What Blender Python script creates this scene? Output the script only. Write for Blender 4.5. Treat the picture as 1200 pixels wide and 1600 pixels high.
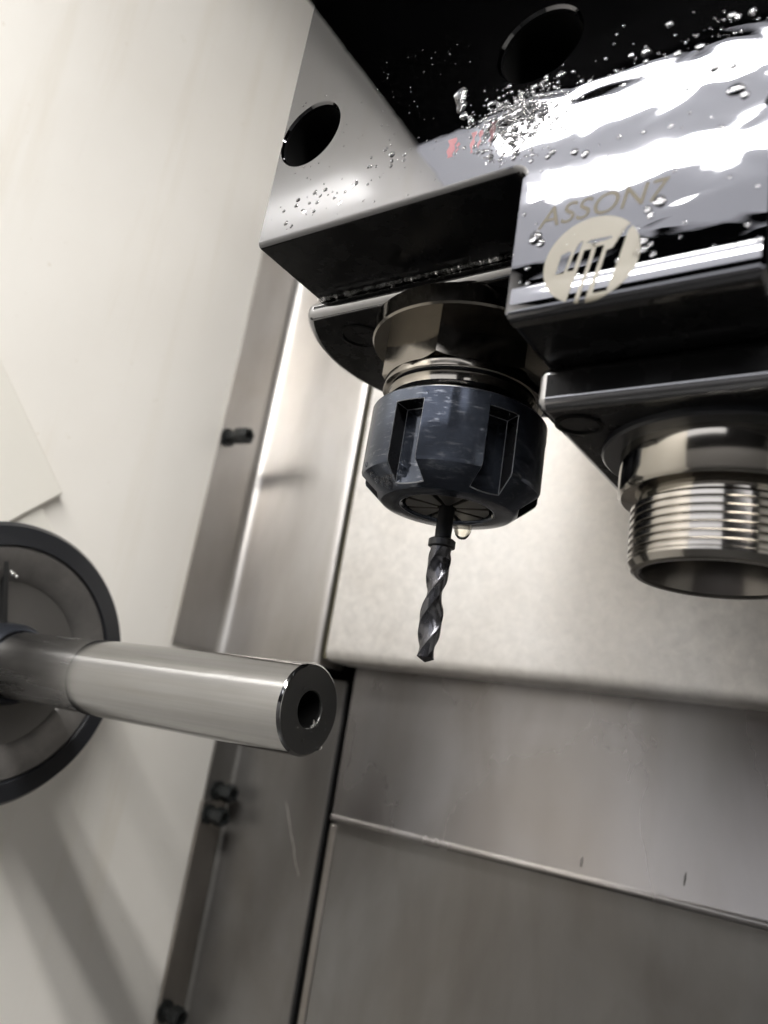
import bpy, bmesh, math, random
from mathutils import Vector, Matrix
random.seed(11)
S = 0.001                                  # everything below is written in millimetres
scene = bpy.context.scene
for o in list(bpy.data.objects): bpy.data.objects.remove(o)
COL = scene.collection

# ------------------------------------------------------------------ camera
cam_d = bpy.data.cameras.new('camera'); cam = bpy.data.objects.new('camera', cam_d); COL.objects.link(cam)
AX = ((0.82148758, -0.02659731, -0.56960577), (0.54777935, 0.3143204, 0.77533249), (0.15841696, -0.94894429, 0.27277977))
cam.matrix_world = Matrix((
    (AX[0][0], -AX[0][1], -AX[0][2], 0), (AX[1][0], -AX[1][1], -AX[1][2], 0),
    (AX[2][0], -AX[2][1], -AX[2][2], 0), (0, 0, 0, 1)))
cam_d.sensor_fit = 'HORIZONTAL'; cam_d.sensor_width = 36; cam_d.lens = 1226 / 1200 * 36
cam_d.clip_start = 0.005; cam_d.clip_end = 50
cam_d.dof.use_dof = True; cam_d.dof.focus_distance = 0.207; cam_d.dof.aperture_fstop = 17.0
scene.camera = cam
# ------------------------------------------------------------------ world: even light of the workshop outside the open machine door
w = bpy.data.worlds.new('World'); scene.world = w; w.use_nodes = True
w.node_tree.nodes['Background'].inputs['Color'].default_value = (0.93, 0.94, 1.0, 1)
w.node_tree.nodes['Background'].inputs['Strength'].default_value = 1.7
scene.view_settings.view_transform = 'Standard'; scene.view_settings.look = 'None'
scene.view_settings.exposure = 0.35; scene.view_settings.gamma = 1
TUBE = 66.0; DIFFUSER = 1.95

# ------------------------------------------------------------------ materials
def mat(name, color=(.5, .5, .5), metal=0.0, rough=0.5, **kw):
    m = bpy.data.materials.new(name); m.use_nodes = True
    b = m.node_tree.nodes['Principled BSDF']
    b.inputs['Base Color'].default_value = (*color, 1); b.inputs['Metallic'].default_value = metal
    b.inputs['Roughness'].default_value = rough
    for k, v in kw.items(): b.inputs[k.replace('_', ' ')].default_value = v
    return m
def N(m, typ, **kw):
    n = m.node_tree.nodes.new(typ)
    for k, v in kw.items():
        if k in n.inputs: n.inputs[k].default_value = v
        else: setattr(n, k, v)
    return n
def L(m, a, b): m.node_tree.links.new(a, b)
def P(m): return m.node_tree.nodes['Principled BSDF']
def coords(m, scale):
    g = N(m, 'ShaderNodeNewGeometry'); mp = N(m, 'ShaderNodeMapping')
    mp.inputs['Scale'].default_value = scale
    L(m, g.outputs['Position'], mp.inputs['Vector']); return mp.outputs['Vector']
def noise(m, vec, scale, detail=4, rough=.55, dist=0):
    n = N(m, 'ShaderNodeTexNoise'); n.inputs['Scale'].default_value = scale; n.inputs['Detail'].default_value = detail
    n.inputs['Roughness'].default_value = rough; n.inputs['Distortion'].default_value = dist
    L(m, vec, n.inputs['Vector']); return n.outputs['Fac']
def ramp(m, fac, stops):
    r = N(m, 'ShaderNodeValToRGB'); e = r.color_ramp.elements
    while len(e) < len(stops): e.new(0.5)
    for i, (p, c) in enumerate(stops):
        e[i].position = p; e[i].color = (*c, 1) if isinstance(c, tuple) else (c, c, c, 1)
    L(m, fac, r.inputs['Fac']); return r.outputs['Color']
def bump(m, h, dist, strength=1.0, prev=None):
    b = N(m, 'ShaderNodeBump'); b.inputs['Distance'].default_value = dist; b.inputs['Strength'].default_value = strength
    L(m, h, b.inputs['Height'])
    if prev is not None: L(m, prev, b.inputs['Normal'])
    L(m, b.outputs['Normal'], P(m).inputs['Normal']); return b.outputs['Normal']
def mixc(m, fac, a, b, blend='MIX'):
    n = N(m, 'ShaderNodeMix'); n.data_type = 'RGBA'; n.blend_type = blend
    for sock, v in ((n.inputs[0], fac), (n.inputs[6], a), (n.inputs[7], b)):
        if hasattr(v, 'links'): L(m, v, sock)
        else: sock.default_value = v if not isinstance(v, tuple) else (*v, 1)
    return n.outputs[2]

cream = mat('cream_enamel', (.80, .765, .69), 0, .38, Coat_Weight=.7, Coat_Roughness=.16)
v = coords(cream, (1, 1, 1)); n1 = noise(cream, v, 14, 5)
c = ramp(cream, n1, [(.3, (.84, .81, .755)), (.7, (.875, .85, .80))])
run = noise(cream, coords(cream, (1, 1, .07)), 75, 4, .6, .2); spot = noise(cream, coords(cream, (1, 1, 1)), 160, 3, .6)
c = mixc(cream, 1.0, c, ramp(cream, run, [(.3, (.965, .955, .935)), (.46, (1, 1, 1))]), 'MULTIPLY')
c = mixc(cream, 1.0, c, ramp(cream, spot, [(.22, (.86, .83, .78)), (.30, (1, 1, 1))]), 'MULTIPLY')
L(cream, c, P(cream).inputs['Base Color'])
bump(cream, noise(cream, v, 420, 3), .00004, .5)
boss_paint = mat('pale_grey_enamel', (.78, .755, .69), 0, .5)
bump(boss_paint, noise(boss_paint, coords(boss_paint, (1, 1, 1)), 260, 4), .0001, .7)

def steel(name, lo, hi, rlo, rhi, sc, smear=(1, 1, 1), tint=(1, .98, .96), bmp=.00004, dirt=0.0):
    m = mat(name, (.5, .5, .5), 1, .35)
    vec = coords(m, smear); a = noise(m, vec, sc, 6, .6, .4); b = noise(m, coords(m, (1, 1, 1)), 9, 4, .55, .8)
    c = ramp(m, a, [(.25, tuple(lo * t for t in tint)), (.75, tuple(hi * t for t in tint))])
    c2 = ramp(m, b, [(.3, (.78, .75, .71)), (.72, (1, 1, 1))])
    c = mixc(m, 1.0, c, c2, 'MULTIPLY')
    if dirt:
        d = noise(m, coords(m, (1, 1, .3)), 34, 5, .55, .5)
        c = mixc(m, dirt, c, mixc(m, 1.0, c, ramp(m, d, [(.3, (.66, .62, .57)), (.6, (1, 1, 1))]), 'MULTIPLY'))
    L(m, c, P(m).inputs['Base Color'])
    L(m, ramp(m, mixc(m, .5, a, b), [(.3, rlo), (.7, rhi)]), P(m).inputs['Roughness'])
    bump(m, a, bmp, .6); return m
def soften(m, metal):
    P(m).inputs['Metallic'].default_value = metal; return m
panel_m = steel('stainless_sheet', .52, .64, .30, .46, 40, (1, 1, .25), dirt=.25)
lower_m = steel('stained_stainless_sheet', .2, .28, .27, .42, 16, (1, 1, .3), (1, .985, .96), dirt=.55)
galv_m = steel('mottled_zinc_sheet', .74, .96, .42, .6, 220, (1, 1, 1), (1, .985, .965), .00006)
band_m = steel('brushed_cover_sheet', .22, .29, .2, .34, 12, (1, 1, .4), (1, .97, .97), .00002, dirt=.45)
strip_m = steel('dull_flange_sheet', .34, .44, .36, .5, 40, (1, 1, .25), (1, .95, .9))
soften(band_m, .85); soften(lower_m, .7); soften(galv_m, .8)
rubber = mat('olive_rubber_seal', (.10, .09, .05), 0, .45)
gap_m = mat('dark_gap', (.006, .006, .006), 0, .7)

wet = mat('wet_ground_steel', (.112, .112, .116), 1, .02)
vp = coords(wet, (1, 1, 1))
sep = N(wet, 'ShaderNodeSeparateXYZ'); L(wet, vp, sep.inputs[0])
mr = N(wet, 'ShaderNodeMapRange'); mr.inputs[1].default_value = -.098; mr.inputs[2].default_value = -.072; mr.inputs[3].default_value = .12; mr.inputs[4].default_value = 1.0
L(wet, sep.outputs[0], mr.inputs[0])
big = noise(wet, coords(wet, (.6, 1, 1)), 105, 1.2, .35, .7)
fine = noise(wet, vp, 700, 2, .5)
bb = N(wet, 'ShaderNodeBump'); bb.inputs['Distance'].default_value = .00009; L(wet, big, bb.inputs['Height']); L(wet, mr.outputs[0], bb.inputs['Strength'])
b2 = N(wet, 'ShaderNodeBump'); b2.inputs['Distance'].default_value = .0000006; L(wet, fine, b2.inputs['Height']); L(wet, bb.outputs[0], b2.inputs['Normal'])
L(wet, b2.outputs[0], P(wet).inputs['Normal'])
streak = noise(wet, coords(wet, (.35, 1, 1)), 60, 5, .6, .6)
L(wet, ramp(wet, streak, [(.5, .004), (.8, .035)]), P(wet).inputs['Roughness'])

edge_lip = mat('wet_rounded_edge', (.15, .15, .155), 1, .03)
oxide = mat('black_oxide_steel', (.006, .006, .0065), .0, .3, Specular_IOR_Level=.14)
edge_m = mat('wet_black_edge', (.3, .3, .305), 1, .11)
vo = coords(oxide, (1, 1, 1)); L(oxide, ramp(oxide, noise(oxide, vo, 120, 5), [(.35, .16), (.7, .4)]), P(oxide).inputs['Roughness'])
bump(oxide, noise(oxide, vo, 500, 4), .00002, .5)
deep = mat('black_socket', (.004, .004, .004), 0, .5, Specular_IOR_Level=.1)  # near-black lining for bolt holes, screw recesses and the drilled hole

nut_m = mat('blued_steel', (.05, .058, .075), .75, .25)
vn = coords(nut_m, (1, 1, 1)); na = noise(nut_m, vn, 90, 3, .5); nb = noise(nut_m, coords(nut_m, (1, 1, 3.5)), 330, 4, .62, .5)
c = ramp(nut_m, na, [(.3, (.038, .044, .058)), (.65, (.07, .082, .108))])
c = mixc(nut_m, ramp(nut_m, nb, [(.56, 0.0), (.68, .5)]), c, (.30, .31, .34)); L(nut_m, c, P(nut_m).inputs['Base Color'])
L(nut_m, ramp(nut_m, na, [(.3, .09), (.7, .22)]), P(nut_m).inputs['Roughness']); bump(nut_m, nb, .00002, .5)
worn = mat('worn_steel_edge', (.27, .28, .30), 1, .28)
bronze = mat('polished_tool_steel', (.25, .23, .20), 1, .12)
vb = coords(bronze, (1, 1, 1)); L(bronze, ramp(bronze, noise(bronze, vb, 160, 4, .6, .5), [(.3, .07), (.75, .2)]), P(bronze).inputs['Roughness'])
bump(bronze, noise(bronze, coords(bronze, (1, 1, 9)), 180, 2), .000006, .6)
thread_m = mat('bright_thread_steel', (.36, .34, .31), 1, .13)
collar_m = mat('bright_collar_steel', (.33, .31, .275), 1, .12)
bore_m = mat('taper_bore_steel', (.14, .13, .12), 1, .22)
drill_m = mat('black_drill_steel', (.075, .075, .082), .9, .2)
L(drill_m, ramp(drill_m, noise(drill_m, coords(drill_m, (1, 1, .4)), 600, 4), [(.3, .13), (.7, .33)]), P(drill_m).inputs['Roughness'])
shank_m = mat('dark_drill_shank', (.04, .04, .042), .8, .3)

def turned(name, base, rlo, rhi, amp):
    m = mat(name, base, 1, .2); vec = coords(m, (1, .03, .03)); a = noise(m, vec, 900, 3, .6)
    sm = noise(m, coords(m, (.12, 1, 1)), 130, 4, .6)
    L(m, ramp(m, sm, [(.3, rlo), (.7, rhi)]), P(m).inputs['Roughness'])
    ln = noise(m, coords(m, (.008, 1, 1)), 420, 4, .6); cc = ramp(m, sm, [(.2, tuple(k * .8 for k in base)), (.75, base)])
    cc = mixc(m, 1.0, cc, ramp(m, ln, [(.32, (.84, .84, .85)), (.6, (1, 1, 1))]), 'MULTIPLY')
    L(m, cc, P(m).inputs['Base Color'])
    bump(m, a, amp, .8); return m
turned_m = turned('fine_turned_steel', (.38, .378, .372), .09, .14, .0000008)
bar_m = turned('drawn_bright_steel', (.40, .395, .39), .20, .30, .0000005)
endface = mat('oily_end_face', (.085, .085, .083), .85, .26)
bump(endface, noise(endface, coords(endface, (1, 1, 1)), 260, 4), .00003, .5)
chuck_blk = mat('black_chuck_steel', (.014, .015, .018), 0, .3, Coat_Weight=.3, Coat_Roughness=.15)
chuck_gry = mat('grimy_chuck_face', (.19, .18, .17), .8, .42)
vc = coords(chuck_gry, (1, 1, 1))
L(chuck_gry, ramp(chuck_gry, noise(chuck_gry, vc, 90, 6, .6, .4), [(.3, (.15, .145, .14)), (.72, (.23, .22, .21))]), P(chuck_gry).inputs['Base Color'])
bump(chuck_gry, noise(chuck_gry, vc, 400, 4), .00004, .5)
hub_m = mat('dark_hub_face', (.15, .145, .138), .75, .4)
bump(hub_m, noise(hub_m, coords(hub_m, (1, 1, 1)), 300, 4), .00003, .5)
collet_m = mat('dark_blue_collet', (.045, .05, .062), .7, .3)
bolt_m = mat('black_bolt', (.02, .022, .022), .3, .3)
water = mat('coolant_drop', (1, 1, 1), 0, .11, Transmission_Weight=1.0, IOR=1.36)
milk = mat('amber_coolant', (1, .97, .86), 0, .02, Transmission_Weight=1.0, IOR=1.36)
print_m = mat('beige_print', (.14, .127, .098), 0, .5)
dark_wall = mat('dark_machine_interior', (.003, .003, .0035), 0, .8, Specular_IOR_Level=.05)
floor_m = mat('dark_wet_floor', (.035, .035, .035), 0, .4)
side_m = mat('grey_side_wall', (.5, .5, .48), 0, .5)
house_m = mat('white_lamp_housing', (.35, .36, .39), 0, .4, Emission_Strength=DIFFUSER)
P(house_m).inputs['Emission Color'].default_value = (.93, .93, .99, 1)
tube_m = mat('led_tube', (.9, .9, .9), 0, .4, Emission_Strength=TUBE)
P(tube_m).inputs['Emission Color'].default_value = (1, .975, .94, 1)
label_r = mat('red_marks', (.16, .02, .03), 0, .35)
chip_m = mat('pale_metal_chip', (.75, .74, .72), 1, .3)

# ------------------------------------------------------------------ mesh helpers
def finish(name, bm, m, parent=None, sharp=32, bev=0, seg=3, smooth=True):
    bmesh.ops.recalc_face_normals(bm, faces=bm.faces[:])
    for e in bm.edges:
        if len(e.link_faces) == 2 and e.calc_face_angle(0) > math.radians(sharp): e.smooth = False
    for f in bm.faces: f.smooth = smooth
    me = bpy.data.meshes.new(name); bm.to_mesh(me); bm.free()
    for mm in (m if isinstance(m, (list, tuple)) else [m]): me.materials.append(mm)
    o = bpy.data.objects.new(name, me); COL.objects.link(o)
    if parent is not None: o.parent = parent
    if bev:
        b = o.modifiers.new('bevel', 'BEVEL'); b.width = bev * S; b.segments = seg; b.limit_method = 'ANGLE'
        b.angle_limit = math.radians(35); b.harden_normals = True
    return o
def tag(o, label=None, cat=None, group=None, kind=None):
    if label: o['label'] = label
    if cat: o['category'] = cat
    if group: o['group'] = group
    if kind: o['kind'] = kind
    return o
def thing(name, label, cat, loc=(0, 0, 0), group=None):
    """Empty at the thing's base; children are placed in world coordinates"""
    o = bpy.data.objects.new(name, None); o.empty_display_size = .01; COL.objects.link(o)
    o.location = Vector(loc) * S
    return tag(o, label, cat, group)
def child(o, root):
    o.parent = root; o.matrix_parent_inverse = Matrix.Translation(-root.location); return o
def bx(bm, x0, x1, y0, y1, z0, z1):
    vs = [bm.verts.new((x * S, y * S, z * S)) for x in (x0, x1) for y in (y0, y1) for z in (z0, z1)]
    for q in ((0, 1, 3, 2), (4, 6, 7, 5), (0, 4, 5, 1), (2, 3, 7, 6), (0, 2, 6, 4), (1, 5, 7, 3)):
        bm.faces.new([vs[i] for i in q])
    return vs
def box(name, x0, x1, y0, y1, z0, z1, m, parent=None, bev=0, seg=3):
    bm = bmesh.new(); bx(bm, x0, x1, y0, y1, z0, z1); return finish(name, bm, m, parent, bev=bev, seg=seg)
def lathe(bm, prof, c, axis='Z', seg=96, close=False, a0=0.0):
    """prof: list of (r, t) along axis through c (mm)"""
    rings = []
    for r, t in prof:
        ring = []
        if r < 1e-6:
            c = tuple(c) + (0,) * (3 - len(c)); p = {'Z': (c[0], c[1], t), 'X': (t, c[1], c[2]), 'Y': (c[0], t, c[2])}[axis]
            ring = [bm.verts.new(Vector(p) * S)]
        else:
            for i in range(seg):
                a = a0 + 2 * math.pi * i / seg
                if axis == 'Z': p = (c[0] + r * math.cos(a), c[1] + r * math.sin(a), t)
                elif axis == 'X': p = (t, c[1] + r * math.cos(a), c[2] + r * math.sin(a))
                else: p = (c[0] + r * math.cos(a), t, c[2] + r * math.sin(a))
                ring.append(bm.verts.new(Vector(p) * S))
        rings.append(ring)
    for A, B in zip(rings, rings[1:]):
        if len(A) == 1 and len(B) == 1: continue
        for i in range(seg):
            j = (i + 1) % seg
            if len(A) == 1: bm.faces.new((A[0], B[i], B[j]))
            elif len(B) == 1: bm.faces.new((A[i], B[0], A[j]))
            else: bm.faces.new((A[i], B[i], B[j], A[j]))
    return rings
def lathe_obj(name, prof, c, m, parent=None, axis='Z', seg=96, sharp=32, a0=0.0):
    bm = bmesh.new(); lathe(bm, prof, c, axis, seg, a0=a0); return finish(name, bm, m, parent, sharp=sharp)
def extrude_poly(bm, pts, axis, t0, t1):
    """pts in the two other axes (XZ for axis Y, XY for axis Z, YZ for X)"""
    def mk(p, t): return Vector({'Y': (p[0], t, p[1]), 'Z': (p[0], p[1], t), 'X': (t, p[0], p[1])}[axis]) * S
    a = [bm.verts.new(mk(p, t0)) for p in pts]; b = [bm.verts.new(mk(p, t1)) for p in pts]
    bm.faces.new(a); bm.faces.new(b[::-1])
    for i in range(len(pts)):
        j = (i + 1) % len(pts); bm.faces.new((a[i], b[i], b[j], a[j]))
def boolean(obj, cutters, op='DIFFERENCE'):
    for cbm in cutters:
        bmesh.ops.recalc_face_normals(cbm, faces=cbm.faces[:])
        me = bpy.data.meshes.new('tmp'); cbm.to_mesh(me); cbm.free()
        me.transform(Matrix.Scale(1000, 4)); obj.data.transform(Matrix.Scale(1000, 4))
        co = bpy.data.objects.new('tmp', me); COL.objects.link(co)
        md = obj.modifiers.new('b', 'BOOLEAN'); md.operation = op; md.solver = 'EXACT'; md.object = co
        dg = bpy.context.evaluated_depsgraph_get(); dg.update()
        nm = bpy.data.meshes.new_from_object(obj.evaluated_get(dg)); old = obj.data
        obj.modifiers.clear(); nm.name = old.name; obj.data = nm; nm.transform(Matrix.Scale(.001, 4))
        bpy.data.meshes.remove(old); bpy.data.objects.remove(co); bpy.data.meshes.remove(me)
def resharp(o, ang=32):
    bm = bmesh.new(); bm.from_mesh(o.data)
    for e in bm.edges:
        ar = [f.calc_area() for f in e.link_faces]
        e.smooth = not (len(e.link_faces) == 2 and (e.calc_face_angle(0) > math.radians(ang) or (max(ar) > 60e-6 and min(ar) < .3 * max(ar))))
    for f in bm.faces: f.smooth = True
    bm.to_mesh(o.data); bm.free()
def arc(cx, cy, r, a0, a1, n=8):
    return [(cx + r * math.cos(math.radians(a0 + (a1 - a0) * i / n)), cy + r * math.sin(math.radians(a0 + (a1 - a0) * i / n))) for i in range(n + 1)]
def blob(bm, p, nrm, r, h, seg=10, rings=4, jit=.18, sy=1.0):
    """sessile drop: dome of radius r and height h standing on a plane with normal nrm"""
    nrm = Vector(nrm).normalized(); u = nrm.orthogonal().normalized(); w_ = nrm.cross(u)
    ph = [random.uniform(0, 6.28) for _ in range(3)]
    def rad(a): return r * (1 + jit * .6 * math.sin(a * 2 + ph[0]) + jit * .4 * math.sin(a * 3 + ph[1]))
    prev = None
    for k in range(rings):
        t = k / rings; cs, sn = math.cos(t * math.pi / 2), math.sin(t * math.pi / 2)
        ring = []
        for i in range(seg):
            a = 2 * math.pi * i / seg
            d = u * math.cos(a) + w_ * math.sin(a) * sy
            ring.append(bm.verts.new((Vector(p) + d * rad(a) * cs + nrm * (h * sn)) * S))
        if prev:
            for i in range(seg): bm.faces.new((prev[i], prev[(i + 1) % seg], ring[(i + 1) % seg], ring[i]))
        else: base = ring
        prev = ring
    top = bm.verts.new((Vector(p) + nrm * h) * S)
    for i in range(seg): bm.faces.new((prev[i], prev[(i + 1) % seg], top))
    
# ================================================================== SETTING
NOP = None
wall = tag(box('wall', -342, -330, -430, 352, -400, 458, cream), kind='structure')
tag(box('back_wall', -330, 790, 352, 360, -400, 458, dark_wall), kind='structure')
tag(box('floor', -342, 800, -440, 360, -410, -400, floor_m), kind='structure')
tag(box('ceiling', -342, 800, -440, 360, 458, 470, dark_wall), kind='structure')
tag(box('side_wall', 790, 800, -430, 352, -400, 458, side_m), kind='structure')
bm = bmesh.new()                                   # front wall with the door opening (two openings above a rail, pale door below)
bx(bm, -342, 800, -440, -430, 428, 458); bx(bm, 95, 235, -440, -430, 205, 428); bx(bm, 560, 800, -440, -430, 205, 428)
bx(bm, 235, 560, -440, -430, 205, 310)
bx(bm, -342, 800, -440, -430, 58, 205)
tag(finish('front_wall', bm, dark_wall), kind='structure')
tag(box('lower_front_wall', -342, 800, -440, -430, -400, 58, mat('grey_door_enamel', (.2, .2, .21), 0, .4)), kind='structure')

# lamp over the work, seen in every reflection
lamp = thing('machine_lamp', 'twin tube work lamp in a pale housing under the ceiling, seen only as reflections', 'lamp', (-20, -260, 456))
child(box('lamp_housing', -329.5, 480, -345, -172, 452, 457.5, house_m), lamp)
for yc in (-188, -256):
    bm = bmesh.new(); pts = [(yc + 14, 451.5)] + arc(yc, 451.5, 14, 0, -180, 12)[1:]
    pts = [(p[0], 451.5 + (p[1] - 451.5) * .5) for p in pts]
    extrude_poly(bm, pts, 'X', -266, 460); child(finish('lamp_tube', bm, tube_m), lamp)
# ------------------------------------------------------------------ stainless sheets at the back
def bent(name, prof, z0, z1, m, th=1.5, parent=None):
    """sheet metal: an open profile in XY extruded up Z with thickness"""
    bm = bmesh.new(); prev = None
    for i, p in enumerate(prof):
        q0 = prof[max(i - 1, 0)]; q1 = prof[min(i + 1, len(prof) - 1)]
        t = Vector((q1[0] - q0[0], q1[1] - q0[1])).normalized(); nn = Vector((-t.y, t.x)) * th
        cur = [bm.verts.new((x * S, y * S, z * S)) for x, y in (p, (p[0] + nn.x, p[1] + nn.y)) for z in (z0, z1)]
        if prev:
            a, b = prev, cur
            for q in ((a[0], b[0], b[1], a[1]), (a[2], a[3], b[3], b[2]), (a[0], a[2], b[2], b[0]), (a[1], b[1], b[3], a[3])): bm.faces.new(q)
        else: bm.faces.new((cur[0], cur[1], cur[3], cur[2]))
        prev = cur
    bm.faces.new((prev[0], prev[2], prev[3], prev[1]))
    return finish(name, bm, m, parent, sharp=50)
def capscrew(root, x, y, z, lab=None, ln=16, big=1.0):
    """bolt with nut standing out of the flange along +X"""
    g = child(lathe_obj('bolt', [(0, x - 1), (3.1, x - 1), (3.1, x + ln * .55), (0, x + ln * .55)], (0, y, z), bolt_m, axis='X', seg=24), root)
    bm = bmesh.new(); lathe(bm, [(0, x + ln * .45), (4.2 * big, x + ln * .45), (4.9 * big, x + ln * .52), (4.9 * big, x + ln * .93), (4.3 * big, x + ln), (2.6, x + ln), (2.4, x + ln - 2.5), (0, x + ln - 2.5)], (0, y, z), 'X', 6, a0=.3)
    h = finish('bolt_head', bm, bolt_m, g)
    h.matrix_parent_inverse = g.matrix_basis.inverted()
    w_ = lathe_obj('washer', [(3.2, x + .1), (5.2, x + .1), (5.2, x + 1.4), (3.2, x + 1.4)], (0, y, z), bolt_m, g, axis='X', seg=32)
    return g
up = thing('corner_panel', 'tall pale stainless sheet folded into the corner, one dark bolt in its flange', 'panel', (-300, 313, 30))
prof = [(-328, 280.6)] + arc(-322, 309, 6, 180, 90, 10)[0:] + [(-263, 315)] + arc(-260, 318, 3, -90, 0, 5)[1:] + [(-257, 336)]
child(bent('panel_sheet', prof, 30, 457, panel_m), up)
capscrew(up, -328, 285.5, 148.5, ln=17)
lo = thing('corner_panel', 'lower grimy stainless corner sheet, three dark bolts down its flange', 'panel', (-300, 344, -46))
prof = [(-328, 327)] + arc(-325, 343, 3, 180, 90, 5) + [(-261, 346)] + arc(-261, 347.5, 1.5, -90, 0, 3)[1:] + [(-259.5, 351)]
child(bent('panel_sheet', prof, -400, 25.5, lower_m), lo)
strp = box('joint_strip', -328.6, -326.2, 325, 341.5, -400, -48, strip_m, bev=.3); child(strp, lo)
capscrew(lo, -328, 335, -42.5, ln=13); capscrew(lo, -326, 330, -54.5, ln=13); capscrew(lo, -326, 328, -149.5, ln=13)
child(box('gap_strip', -259.2, -257.6, 345.2, 347.5, -400, 24, gap_m), lo)  # black strip stands in for the shade of the gap beside this sheet

seal = box('rubber_seal', -255.6, -252.4, 316.5, 332, 33.5, 457, rubber, bev=.4)
tag(seal, 'thin olive rubber seal standing between the two tall steel sheets', 'seal')
# big zinc cover right of the seal: face with rounded lower lip
cv = thing('slide_cover', 'large pale mottled metal sheet behind the drill bit, with rounded lower lip', 'panel', (0, 312, 33))
bm = bmesh.new()
pts = [(312, 457)] + [(312, 39)] + arc(316.5, 37, 4.5, 180, 270, 6) + [(334, 32.5), (334, 34), (317, 34)] + [(315, 36), (314, 40), (314, 457)]
extrude_poly(bm, pts, 'X', -250.5, 788); child(finish('cover_sheet', bm, galv_m), cv)
cb = thing('slide_cover', 'middle smooth grey cover band with a rolled lower lip, under the pale mottled sheet', 'panel', (0, 334, -44))
bm = bmesh.new()
pts = [(334, 36), (334, -39.5)] + arc(334.6, -41.6, 1.6, 140, 270, 5) + [(350, -43.2), (350, -42), (336, -41), (335.8, -39), (335.8, 36)]
extrude_poly(bm, pts, 'X', -246.2, 788); child(finish('cover_sheet', bm, band_m), cb)
cl = thing('slide_cover', 'lowest stained steel cover sheet under the rolled lip, bottom right', 'panel', (0, 341, -200))
child(box('cover_sheet', -246.6, 788, 340.5, 342.5, -400, -36, lower_m, bev=.5), cl)
child(box('side_lip', -251.8, -246.9, 340.8, 350, -400, -45, strip_m, bev=1.2), cl)

def mark(name, root, pts, wd, y, m):
    bm = bmesh.new(); prev = None
    for i, (x, z) in enumerate(pts):
        hw = wd * (.25 + .75 * math.sin(math.pi * (i + .5) / len(pts))) * random.uniform(.6, 1.3) / 2
        cur = [bm.verts.new((x * S - hw * S, y * S, z * S)), bm.verts.new((x * S + hw * S, y * S, z * S))]
        if prev: bm.faces.new((prev[0], prev[1], cur[1], cur[0]))
        prev = cur
    child(finish(name, bm, m), root)
def line(a, b, n, j=.2): return [(a[0] + (b[0] - a[0]) * i / n + random.uniform(-j, j), a[1] + (b[1] - a[1]) * i / n) for i in range(n + 1)]
scr_m = mat('pale_scratch', (.5, .48, .45), .8, .5); stain_m = mat('dull_stain', (.2, .195, .19), 1, .36)
mark('scratch', lo, line((-286.9, -40.5), (-269.6, -74.5), 14, .5), 1.0, 345.88, scr_m)
for a, b in (((-118.6, -33), (-118.9, -37)), ((-78.5, -30), (-78.9, -35))):
    mark('stain', cb, line(a, b, 12, .1), 1.0, 333.93, stain_m)
mark('stain', cb, line((-241, -7.5), (-231, -6.2), 10, .4), .8, 333.93, stain_m)
# raised plate on the cream wall, top left of the chuck
bs = thing('wall_boss', 'pale grey raised plate screwed at a slant on the cream wall above the chuck', 'plate', (-330, 170, 90))
def rbox(name, y, z, ang, l0, l1, w0, w1, x0, x1, m, bev):
    bm = bmesh.new(); bx(bm, x0, x1, l0, l1, w0, w1)
    bmesh.ops.transform(bm, matrix=Matrix.Translation((0, y * S, z * S)) @ Matrix.Rotation(math.radians(ang), 4, 'X'), verts=bm.verts[:])
    return finish(name, bm, m, bev=bev)
child(rbox('raised_plate', 196, 83, -45, -120, 0, -60, 0, -330.5, -325.5, boss_paint, 1.0), bs)
child(rbox('lower_step', 190.5, 74.5, -45, -40, 26, -40, -1.2, -330.5, -327.8, boss_paint, .8), bs)

# ------------------------------------------------------------------ chuck and bar
CY, CZ = 170.5, 4.0
ch = thing('spindle_chuck', 'round black chuck with grimy grey face on the cream wall, holding the bar', 'chuck', (-329, CY, CZ))
def lx(name, prof, m, **k): return child(lathe_obj(name, [(r, x) for r, x in prof], (0, CY, CZ), m, axis='X', **k), ch)
lx('outer_ring', [(50, -329.8), (53.4, -329), (54, -327), (54, -292.5), (52.5, -290.6), (45.2, -289.8), (44.7, -290.6), (44.7, -293)], chuck_blk, seg=160)
lx('face_ring', [(44.5, -294), (44.5, -290.9), (43.8, -290.2), (33.5, -291.0), (31.2, -292.6), (31, -294)], chuck_gry, seg=160)
lx('hub', [(31.3, -292.9), (29.5, -293.2), (17.5, -293.6), (15.6, -293), (15, -292)], hub_m, seg=128)
lx('collet', [(15.2, -300), (15.2, -285), (14.6, -283.2), (13.6, -281.0), (12.9, -280.6), (12.3, -281), (12.3, -286)], collet_m, seg=96)
for k, a in enumerate((106, 226, 346)):
    bm = bmesh.new(); bx(bm, -297, -290.6, -.9, .9, 14.8, 40)
    bmesh.ops.transform(bm, matrix=Matrix.Translation((0, CY * S, CZ * S)) @ Matrix.Rotation(math.radians(a - 90), 4, 'X'), verts=bm.verts[:])
    child(finish('face_slot', bm, gap_m), ch)
bm = bmesh.new()
for dy, dz, r in ((4.5, 33.2, 1.0), (6, 32.6, .7), (3.3, 34, .6)): blob(bm, (-290.6, CY + dy - 11, CZ + dz), (1, 0, 0), r, .5)
child(finish('metal_chip', bm, chip_m), ch)

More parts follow.
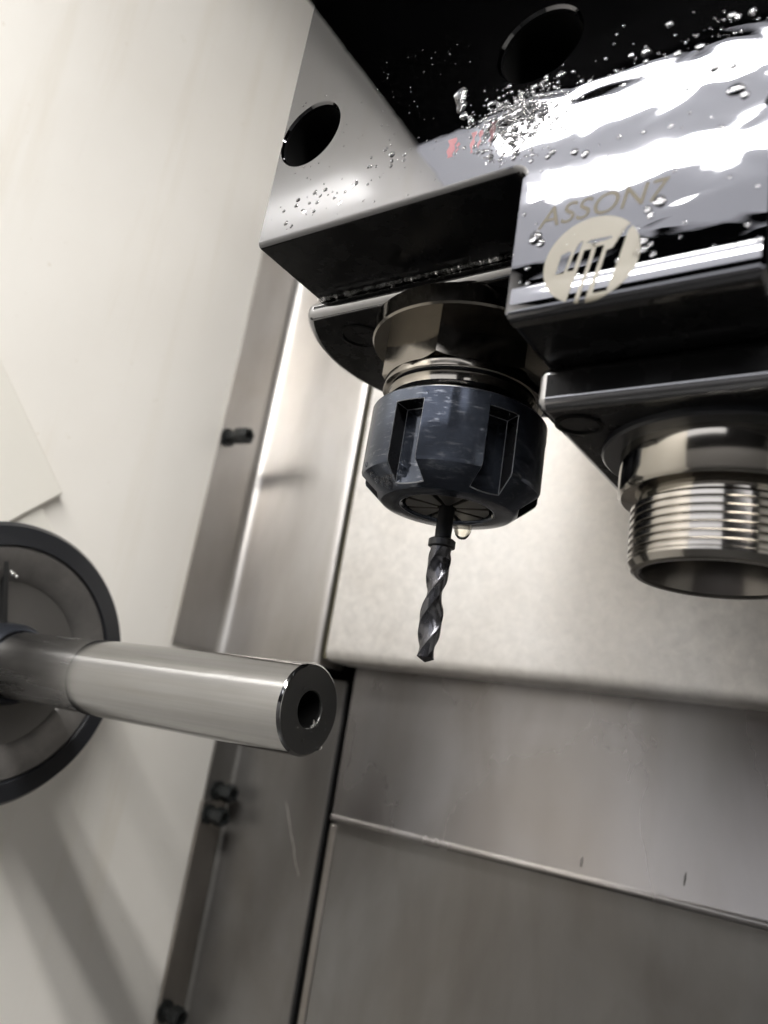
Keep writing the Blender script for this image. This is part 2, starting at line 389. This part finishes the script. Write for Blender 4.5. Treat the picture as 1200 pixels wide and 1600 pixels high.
br = thing('steel_bar', 'bright turned round steel bar held in the chuck, drilled hole in its end', 'workpiece', (-280, CY, CZ))
def lb(name, prof, m, **k): return child(lathe_obj(name, [(r, x) for r, x in prof], (0, CY, CZ), m, axis='X', **k), br)
lb('bar_stock', [(12, -286), (12, -278.4), (12.35, -277.9), (12.35, -232.4)], bar_m, seg=160, sharp=25)
lb('turned_section', [(12.35, -232.4), (12.5, -232.2), (12.5, -139.8)], turned_m, seg=160, sharp=20)
o = lb('end_face', [(12.5, -139.8), (12.1, -139.1), (11.8, -138.9), (5.2, -138.8), (4.9, -139.1), (4.9, -165), (0, -167)], [endface, turned_m], seg=160)
for p_ in o.data.polygons:
    if p_.center.x < -.1389 and (Vector((p_.center.y, p_.center.z)) - Vector((CY * S, CZ * S))).length > .0119: p_.material_index = 1
bm = bmesh.new()
lathe(bm, [(4.85, -160), (4.85, -139.6)], (0, CY, CZ), 'X', 64); child(finish('drilled_hole', bm, deep), br)
bm = bmesh.new()
for a, rr_, r_ in ((-50, 4.4, .55), (-58, 4.9, .35), (-38, 5.0, .3), (-66, 4.6, .25), (-46, 3.8, .3)):
    blob(bm, (-138.9, CY + rr_ * math.cos(math.radians(a)), CZ + rr_ * math.sin(math.radians(a))), (1, -.2, .4), r_, r_ * .8, 7, 3, jit=.6)
child(finish('metal_chip', bm, chip_m), br)

# ================================================================== TOOL BLOCK
F = 120.0
tb = thing('tool_block', 'big wet dark steel tool block with two bolt holes, beige emblem and lettering, upper right', 'tool block', (-60, 170, 81))
pts = [(-143, 117.3)] + arc(-70, 114.3, 3, 90, 0, 6) + arc(-65.2, 82.8, 1.8, 180, 270, 4) + arc(-22.3, 82.8, 1.8, -90, 0, 4) + \
      arc(-17.5, 114.3, 3, 180, 90, 6) + [(70, 117.3), (70, 330), (-143, 330)]
bm = bmesh.new(); extrude_poly(bm, pts, 'Y', F, 232)
bmesh.ops.recalc_face_normals(bm, faces=bm.faces[:])
RB = 1.5
topf = [e for e in bm.edges if all(abs(v.co.y - F * S) < 1e-6 and v.co.z > 86.5 * S and v.co.z < 118 * S for v in e.verts) and len(e.link_faces) == 2 and e.calc_face_angle(0) > .5]
bmesh.ops.bevel(bm, geom=topf, offset=1.3 * S, segments=5, affect='EDGES', profile=.5, clamp_overlap=True)
blk = finish('block_body', bm, [wet, oxide])
cuts = []
for hx in (-133.0, -67.4, -1.8):
    cb_ = bmesh.new(); lathe(cb_, [(0, 110), (11.6, 110), (10.5, F - .6), (9.6, F + .7), (9.6, 156), (0, 156)], (hx, 0, 150), 'Y', 72); cuts.append(cb_)
cb_ = bmesh.new()
extrude_poly(cb_, [(F - 2, 79), (F + RB, 79)] + [(F + RB - RB * math.cos(math.radians(a)), 81 + RB - RB * math.sin(math.radians(a))) for a in range(90, -1, -6)] + [(F - 2, 81 + RB)], 'X', -75, -12)
cuts.append(cb_)
boolean(blk, cuts)
for p_ in blk.data.polygons:
    c = p_.center / S; n = p_.normal
    infront = (n.y < -.5 and c.y < F + .8) or (n.y < -.99 and abs(c.y - F) < .3) or n.y < -.2 and c.y < 126 and not any(math.hypot(c.x - hx, c.z - 150) < 10.2 for hx in (-133.0, -67.4, -1.8))
    p_.material_index = 0 if infront or (c.y < 126 and n.x < -.5 and c.x > -70 and c.z < 117) else 1
resharp(blk, 30); child(blk, tb)
for hx in (-133.0, -67.4):
    child(lathe_obj('bolt_hole', [(9.45, F + 1.5), (9.4, 155), (7, 155), (6.5, 146), (4, 145.9), (3.8, 152), (0, 152)], (hx, 0, 150), deep, axis='Y', seg=64), tb)

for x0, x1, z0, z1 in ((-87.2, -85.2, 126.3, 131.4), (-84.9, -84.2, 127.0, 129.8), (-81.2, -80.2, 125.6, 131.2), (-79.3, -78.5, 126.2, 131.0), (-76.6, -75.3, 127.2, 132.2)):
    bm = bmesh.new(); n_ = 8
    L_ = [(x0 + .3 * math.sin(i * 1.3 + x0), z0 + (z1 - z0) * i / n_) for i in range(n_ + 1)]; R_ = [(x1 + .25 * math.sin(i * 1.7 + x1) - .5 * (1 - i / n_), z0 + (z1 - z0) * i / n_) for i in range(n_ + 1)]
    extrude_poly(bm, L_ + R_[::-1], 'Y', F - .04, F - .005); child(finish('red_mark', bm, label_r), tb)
# emblem: beige disc with black slanted strokes, wrapped over the rounded lower edge (flat print)
MI = None
def plate_pt(cx, cy):                       # emblem drawing units -> block face millimetres
    u, v = 840 + cx / 7.06 - 600, 330 + cy / 7.06 - 800
    r = [a[0] * u + a[1] * v + a[2] * 1226 for a in AX]; s = F / r[1]; return (r[0] * s, r[2] * s)
holes = [[(190, 705), (285, 690), (375, 450), (330, 455), (262, 490)],
         [(322, 672), (395, 655), (505, 330), (470, 345), (430, 400)],
         [(515, 435), (600, 415), (382, 1075), (290, 1090)],
         [(650, 390), (735, 375), (495, 1080), (425, 1090)],
         [(655, 755), (760, 430), (830, 400), (900, 290), (1000, 150), (1080, 120), (1000, 215), (820, 725), (765, 890), (610, 915)],
         [(535, 350), (640, 355), (740, 325), (830, 290), (820, 275), (690, 300), (600, 318)]]
holes = [[plate_pt(*p) for p in h] for h in holes]
EC = (-50.6, 90.9); ER = 9.3
def inside(x, z):
    if (x - EC[0]) ** 2 + (z - EC[1]) ** 2 > ER * ER: return False
    for h in holes:
        c = False; j = len(h) - 1
        for i in range(len(h)):
            if (h[i][1] > z) != (h[j][1] > z) and x < (h[j][0] - h[i][0]) * (z - h[i][1]) / (h[j][1] - h[i][1]) + h[i][0]: c = not c
            j = i
        if c: return False
    return True
LIP = []; yy = F - .02; zz = 88.0               # swollen coolant lip along the lower edge: slope eases from 6 degrees to 0
while zz > 82.8:
    LIP.append((yy, zz)); t = 88.0 - zz
    th = 6.2 * min(1, t / .5) if t < .5 else 6.2 * (1 - (t - .5) / 4.6)
    yy -= .1 * math.tan(math.radians(max(th, -1))); zz -= .1
lc = (LIP[-1][0] + 1.9, LIP[-1][1])
LIP += [(lc[0] - 1.9 * math.cos(math.radians(a)), lc[1] - 1.9 * math.sin(math.radians(a))) for a in range(9, 91, 9)]
bm = bmesh.new(); extrude_poly(bm, LIP + [(F + 3, 80.9), (F + 3, 88.0)], 'X', -66.3, -21.2)
lip = finish('drip_edge', bm, edge_lip, sharp=50); child(lip, tb)
def surf(x, z, off=.05):
    if z >= 88.0: return (x, F - off, z)
    for (ya, za), (yb, zb) in zip(LIP, LIP[1:]):
        if zb <= z <= za:
            k_ = (za - z) / max(za - zb, 1e-9); return (x, ya + (yb - ya) * k_ - off, z)
    return (x, LIP[-1][0] - off, z)
def intervals(z):
    out = []; st = None; x = EC[0] - ER - .1
    while x < EC[0] + ER + .1:
        i = inside(x, z)
        if i and st is None: st = x
        if not i and st is not None: out.append((st, x)); st = None
        x += .025
    return out
bm = bmesh.new(); z = EC[1] - ER; st = .09; prev = intervals(z)
while z < EC[1] + ER:
    cur = intervals(z + st)
    if z > 81.6:
        if len(cur) == len(prev): pairs = list(zip(prev, cur))
        else: pairs = [(p, p) for p in prev]
        for (a, b), (c_, d) in pairs:
            if abs(a - c_) > 1 or abs(b - d) > 1: c_, d = a, b
            bm.faces.new([bm.verts.new(Vector(surf(*q)) * S) for q in ((a, z), (b, z), (d, z + st), (c_, z + st))])
    prev = cur; z += st
bmesh.ops.remove_doubles(bm, verts=bm.verts[:], dist=1e-7)
em = finish('emblem', bm, print_m, smooth=True); child(em, tb); em['label'] = 'beige round emblem with slanted black strokes'
# lettering above the emblem
cu = bpy.data.curves.new('lettering', 'FONT'); cu.body = 'ASSON7'; cu.size = 6.6 * S; cu.shear = .22; cu.space_character = 1.02; cu.offset = .02 * S
to = bpy.data.objects.new('tmp', cu); COL.objects.link(to)
dg = bpy.context.evaluated_depsgraph_get(); dg.update(); me = bpy.data.meshes.new_from_object(to.evaluated_get(dg)); bpy.data.objects.remove(to)
xs = [v_.co.x for v_ in me.vertices]; k = 25.5 * S / (max(xs) - min(xs))
for v_ in me.vertices: v_.co = Vector((-62.3 * S + (v_.co.x - min(xs)) * k, (F - .05) * S, 100.6 * S + v_.co.y))
me.materials.append(mat('worn_pale_print', (.12, .108, .085), 0, .6, Specular_IOR_Level=.05)); me.name = 'lettering'
lt = bpy.data.objects.new('lettering', me); COL.objects.link(lt); child(lt, tb)

# ------------------------------------------------------------------ drill holder
HX, HY = -105.3, 171.0
h1 = thing('drill_holder', 'black round flanged drill holder with bronze hexagon collar, left of the two under the block', 'tool holder', (HX, HY, 117))
n = 60; R1 = 51.5; cy = 177; pts = []
a0 = math.degrees(math.asin((146.3 - cy) / R1))
pts = [(HX - 0 + R1 * math.cos(math.radians(a)), cy + R1 * math.sin(math.radians(a))) for a in [a0 + (180 - 2 * a0) * i / n for i in range(n + 1)]]
pts = [(min(x, -69.5), y) for x, y in pts]
bm = bmesh.new(); extrude_poly(bm, pts, 'Z', 111.9, 117.25)
fl = finish('flange', bm, [oxide, edge_m], bev=2.2, seg=4); fl.modifiers[0].material = 1; child(fl, h1)
bm = bmesh.new(); random.seed(3)
for i in range(420):
    x = random.uniform(-143, -70); blob(bm, (x, 146.1, 117.2 - abs(random.gauss(0, .35))), (0, -1, -.6), random.uniform(.3, .8), random.uniform(.2, .45), 7, 3)
o = finish('coolant_bead', bm, water); tag(o, 'bead of coolant caught along the top of the round flange', None, None, 'stuff'); child(o, h1)
child(lathe_obj('screw_recess', [(0, 113), (6.8, 113), (6.8, 111.6), (5.9, 111.5), (5.6, 112.8), (2.9, 112.9), (2.7, 113.5), (0, 113.5)], (-136.5, 160.5, 0), deep, seg=40), h1)
child(lathe_obj('collar_disc', [(0, 111.8), (27.6, 111.8), (27.6, 106.5), (27.1, 106), (0, 106)], (HX, HY, 0), bronze, seg=128), h1)
bm = bmesh.new(); lathe(bm, [(0, 106.1), (23.2, 106.1), (23.2, 94.5), (0, 94.5)], (HX, HY), 'Z', 6, a0=math.radians(-79.8))
hx_ = finish('hexagon_collar', bm, bronze)
cut = bmesh.new(); lathe(cut, [(0, 112), (40, 112), (24.6, 95.6), (21.0, 94.2), (0, 94.2)], (HX, HY), 'Z', 96); boolean(hx_, [cut], 'INTERSECT'); resharp(hx_, 25); child(hx_, h1)
child(lathe_obj('collar_neck', [(21.0, 94.3), (22.2, 93.7), (22.3, 93.2), (22.3, 91.6), (21.8, 91.1), (20.8, 90.8), (20.6, 90.4), (20.6, 88.4), (19.6, 87.9), (18.6, 87.6), (18.4, 84)], (HX, HY, 0), bronze, seg=96), h1)

# slotted clamping nut
prof = [(17, 84.0), (20.5, 85.1), (23.5, 85.3), (24.0, 84.9), (24.05, 66.2), (23.7, 65.3), (17.8, 60.2), (17.2, 60.0), (12.6, 60.0), (12.0, 60.6), (11.4, 63), (11.4, 70), (17, 70), (17, 84.0)]
bm = bmesh.new(); lathe(bm, prof, (HX, HY), 'Z', 144)
bmesh.ops.remove_doubles(bm, verts=bm.verts[:], dist=1e-7); bmesh.ops.recalc_face_normals(bm, faces=bm.faces[:])
nut = finish('clamping_nut', bm, [nut_m, worn, oxide], sharp=20)
cuts = []
for i in range(6):
    cbm = bmesh.new(); bx(cbm, 18.7, 30, -4.1, 4.1, 50, 81.4)
    bmesh.ops.transform(cbm, matrix=Matrix.Translation((HX * S, HY * S, 0)) @ Matrix.Rotation(math.radians(-91.5 + 60 * i), 4, 'Z'), verts=cbm.verts[:]); cuts.append(cbm)
boolean(nut, cuts); resharp(nut, 24); child(nut, h1)
for p_ in nut.data.polygons:
    c = p_.center / S; rr = math.hypot(c.x - HX, c.y - HY)
    if rr < 23.6 and 66 < c.z < 81.6 and rr > 18: p_.material_index = 2  # slot walls coloured black: the shade inside the recesses is put into the material
b = nut.modifiers.new('bevel', 'BEVEL'); b.width = .17 * S; b.segments = 2; b.limit_method = 'ANGLE'; b.angle_limit = math.radians(40); b.material = 1
# collet: jaws with radial slits
bm = bmesh.new()
for i in range(8):
    a = i * 45 + 10; ins = [(HX + r * math.cos(math.radians(t)), HY + r * math.sin(math.radians(t))) for r, t in
        [(2.6, a + 8), (2.6, a + 37)] + [(11.2, a + 42.5 - 2.2 * j) for j in range(0, 18)]]
    extrude_poly(bm, ins, 'Z', 60.6, 70)
co = finish('collet', bm, mat('dark_collet_steel', (.10, .095, .085), .8, .38), bev=.15, seg=1); child(co, h1)

# ------------------------------------------------------------------ drill bit
dr = thing('drill_bit', 'dark twist drill with short collar pointing down from the clamping nut', 'drill bit', (HX, HY, 19))
child(lathe_obj('shank', [(0, 66), (2.2, 66), (2.2, 51.8), (2.35, 51.4)], (HX, HY, 0), shank_m, seg=40), dr)
child(lathe_obj('stop_collar', [(2.2, 52.2), (3.0, 52.0), (3.6, 51.6), (3.6, 49.9), (3.1, 49.6), (2.3, 49.4)], (HX, HY, 0), shank_m, seg=48), dr)
bm = bmesh.new(); NA, R = 72, 3.0; prev = None; ztop, ztip = 49.8, 19.6; pitch = 29.0
def section(a, s=1.0, fd=1.0):
    a = a % math.pi                       # two flutes
    # land 0..1.15 rad, flute 1.15..pi
    if a < .16: r = R
    elif a < 1.0: r = R - .12
    else:
        t = (a - 1.0) / (math.pi - 1.0); dpt = math.sin(math.pi * t ** .85) ** .75
        r = (R - .1) - (R - 2.0) * dpt * fd
    return r * s
zs = []; z = ztop
while z > ztip + 1.25: zs.append(z); z -= .3
zs += [ztip + 1.2, ztip + .9, ztip + .6, ztip + .3, ztip + .06]
for z in zs:
    s = 1.0 if z >= ztip + 1.2 else max(.04, (z - ztip) / 1.2)
    rot = 2 * math.pi * (z - ztip) / pitch + 1.0; fd = min(1, (ztop - z) / 3.0 + .0)
    ring = [bm.verts.new((HX * S + section(2 * math.pi * i / NA, s, fd) * S * math.cos(2 * math.pi * i / NA + rot),
                          HY * S + section(2 * math.pi * i / NA, s, fd) * S * math.sin(2 * math.pi * i / NA + rot), z * S)) for i in range(NA)]
    if prev:
        for i in range(NA): bm.faces.new((prev[i], ring[i], ring[(i + 1) % NA], prev[(i + 1) % NA]))
    else: bm.faces.new(ring)
    prev = ring
bm.faces.new(prev[::-1]); child(finish('twist_flutes', bm, drill_m, sharp=38), dr)

# ------------------------------------------------------------------ second holder, no nut
KX, KY = -36.5, 171.5
h2 = thing('collet_holder', 'empty collet holder with bare bright external thread, right of the drill', 'tool holder', (KX, KY, 81))
bm = bmesh.new()
extrude_poly(bm, [(-68, 139)] + [(-4, 139), (-4, 203), (-68, 203)], 'Z', 70.9, 80.9)
fl2 = finish('flange', bm, [oxide, edge_m], bev=2.4, seg=6); fl2.modifiers[0].material = 1; child(fl2, h2)
child(lathe_obj('screw_recess', [(0, 72), (5.2, 72), (5.2, 70.6), (4.4, 70.5), (4.1, 71.8), (0, 71.9)], (-61.5, 148.8, 0), deep, seg=40), h2)
child(lathe_obj('collar_disc', [(0, 70.8), (26.2, 70.8), (26.2, 69.6), (25.6, 69.2), (0, 69.2)], (KX, KY, 0), chuck_blk, seg=128), h2)
child(lathe_obj('collar', [(22.0, 69.3), (22.0, 60.2), (21.2, 59.2), (19.4, 58.9), (17.6, 58.6), (17.6, 57.2)], (KX, KY, 0), collar_m, seg=128, sharp=40), h2)
prof = [(17.6, 57.4), (18.3, 57.0)]
z = 56.6
while z > 46.0:
    prof += [(18.75, z), (18.95, z - .15), (18.95, z - 1.05), (18.75, z - 1.2), (18.3, z - 1.4), (18.3, z - 1.55)]; z -= 1.75
prof += [(18.3, 45.2), (18.9, 44.8), (18.9, 44.2), (18.0, 42.9), (17.2, 42.5), (16.4, 42.6)]
bm = bmesh.new(); seg = 160; rings = []
for r, t in prof:
    helical = 45.8 < t < 56.8
    rings.append([bm.verts.new(((KX + r * math.cos(2 * math.pi * i / seg)) * S, (KY + r * math.sin(2 * math.pi * i / seg)) * S, (t + (.0 if not helical else .12 * math.sin(2 * math.pi * i / seg))) * S)) for i in range(seg)])
for A, B in zip(rings, rings[1:]):
    for i in range(seg): bm.faces.new((A[i], B[i], B[(i + 1) % seg], A[(i + 1) % seg]))
child(finish('external_thread', bm, thread_m, sharp=25), h2)
child(lathe_obj('taper_bore', [(16.4, 42.6), (15.8, 43.1), (14.6, 48), (12, 66), (0, 67)], (KX, KY, 0), bore_m, seg=128), h2)

# ================================================================== COOLANT
random.seed(5)
def on_block(x, z): return (x > -142.5 and z > 118.5) or (-66 < x < -21.5 and z > 86.5)
def clear(x, z): return all(math.hypot(x - hx, z - 150) > 10.6 for hx in (-133.0, -67.4))
bm = bmesh.new()
def drop(x, z, r, h=None, sy=1.0):
    if on_block(x, z) and clear(x, z): blob(bm, (x, F, z), (0, -1, 0), r, h or r * random.uniform(.22, .45), 12 if r > .4 else 8, 4 if r > .4 else 3, sy=sy)
for i in range(900):                       # dense patch under the right hole
    x = random.gauss(-70, 5.2); z = random.gauss(131, 4.5); drop(x, z, abs(random.gauss(0, .3)) + .1)
for i in range(110):                       # fine specks along the upper edge of the wet band
    x = random.uniform(-72, 0); drop(x, 134 + (x + 43) * .06 + random.gauss(0, 2.2), random.uniform(.1, .3))
for i in range(170):                       # sparse spray over the right half
    x = random.uniform(-66, 20); z = random.uniform(86, 146); drop(x, z, random.choice((.2, .25, .3, .45, .6)) * random.uniform(.8, 1.3))
for i in range(110):                       # specks on the left half
    x = random.uniform(-142, -85); z = random.uniform(119, 165); drop(x, z, random.uniform(.1, .26))
for i in range(34):                        # wet trail
    t = random.random(); drop(-138 + t * 34 + random.gauss(0, 2.2), 124 + t * 7.5 + random.gauss(0, 2.6), random.uniform(.2, .7), random.uniform(.08, .2))
for x, z, r in ((-56.2, 117.2, .9), (-53.9, 115.9, .9), (-26.3, 120.4, 1.5), (-24.8, 118.6, .9), (-27.5, 138, .9), (-26.6, 137.2, .7), (-43.3, 136.6, 1.1), (-33, 133.2, .9), (-43.2, 134.2, .6),
                (-62.5, 98.8, 1.5), (-61.2, 97.2, .9), (-38.5, 100.2, 1.3), (-40.5, 99, .8), (-41, 92.5, .9), (-40.7, 90.6, .8), (-42, 89.8, .6), (-39.5, 91.4, .5), (-63.5, 86, .9), (-63, 88.5, .5), (-30.2, 127, 1.0), (-27, 126, .8),
                (-85.3, 139.8, 1.5), (-84.3, 137, 1.2), (-103.4, 133, .9), (-99.5, 131.5, .5), (-99.4, 130, .5), (-103, 129.6, .5), (-103, 131, .5)):
    drop(x, z, r)
for i in range(9):                          # the drip running down above the red marks
    t = i / 8; drop(-86.2 + .9 * t, 144.2 - 5.6 * t, 1.25 * (1 - t) ** .7 + .42, .3)
o = finish('coolant_droplets', bm, water)
tag(o, 'scattered clear coolant droplets clinging to the wet face of the tool block', 'droplets', kind='stuff')
bm = bmesh.new()                            # drop hanging from the nut
rings = []
lathe(bm, [(0, 60.4), (2.4, 60.4), (2.45, 59.7), (2.3, 58.7), (1.85, 57.6), (1.1, 56.8), (0, 56.5)], (-108.5, 186.3), 'Z', 32)
hd = finish('hanging_drop', bm, milk, sharp=80); tag(hd, 'single amber coolant drop hanging under the clamping nut beside the drill', 'drop')
bm = bmesh.new()
for a, rr, r in ((-62, 9.2, .5), (-48, 5.2, .75), (-40, 5.8, .6), (-70, 6.1, .4), (-58, 11.4, .7), (-95, 8.2, .5), (-125, 6.4, .4), (130, 6.6, .45), (-30, 9, .4), (-20, 8, .35), (-52, 12, .5)):
    blob(bm, (-138.75, CY + rr * math.cos(math.radians(a)), CZ + rr * math.sin(math.radians(a))), (1, 0, 0), r, r * .6, 12, 4)
o = finish('oil_drops', bm, water); tag(o, 'small oil drops on the drilled end of the steel bar', 'droplets', kind='stuff')
bm = bmesh.new()
for ang, z, r in ((-97, 66.2, .8), (-99, 63.7, .8), (-104, 62.5, 1.0), (-110, 61.9, .9), (-113, 62.6, .7), (-118, 64, .5), (-121, 63, 1.3), (-124, 64.2, 1.0), (-117, 62.2, 1.2), (-112, 61.4, 1.3), (-108, 62.6, 1.0), (-126, 66.5, .7), (-34, 71, .4), (-31, 79, .5), (-36, 80, .4), (-28, 80.4, .4), (-80, 83, .35)):
    rr = 19.9 if abs(ang + 97) < 4 or -37 < ang < -26 and z < 80 else (24.05 if z > 66 else 24.05 - (66 - z) * 1.05)
    blob(bm, (HX + rr * math.cos(math.radians(ang)), HY + rr * math.sin(math.radians(ang)), z), (math.cos(math.radians(ang)), math.sin(math.radians(ang)), -.3), r, r * .6, 12, 4)
o = finish('nut_droplets', bm, water); tag(o, 'coolant droplets sitting in the slots of the clamping nut', 'droplets', kind='stuff')
scene.cycles.max_bounces = 10; scene.cycles.glossy_bounces = 6; scene.cycles.transmission_bounces = 8
scene.cycles.caustics_reflective = True
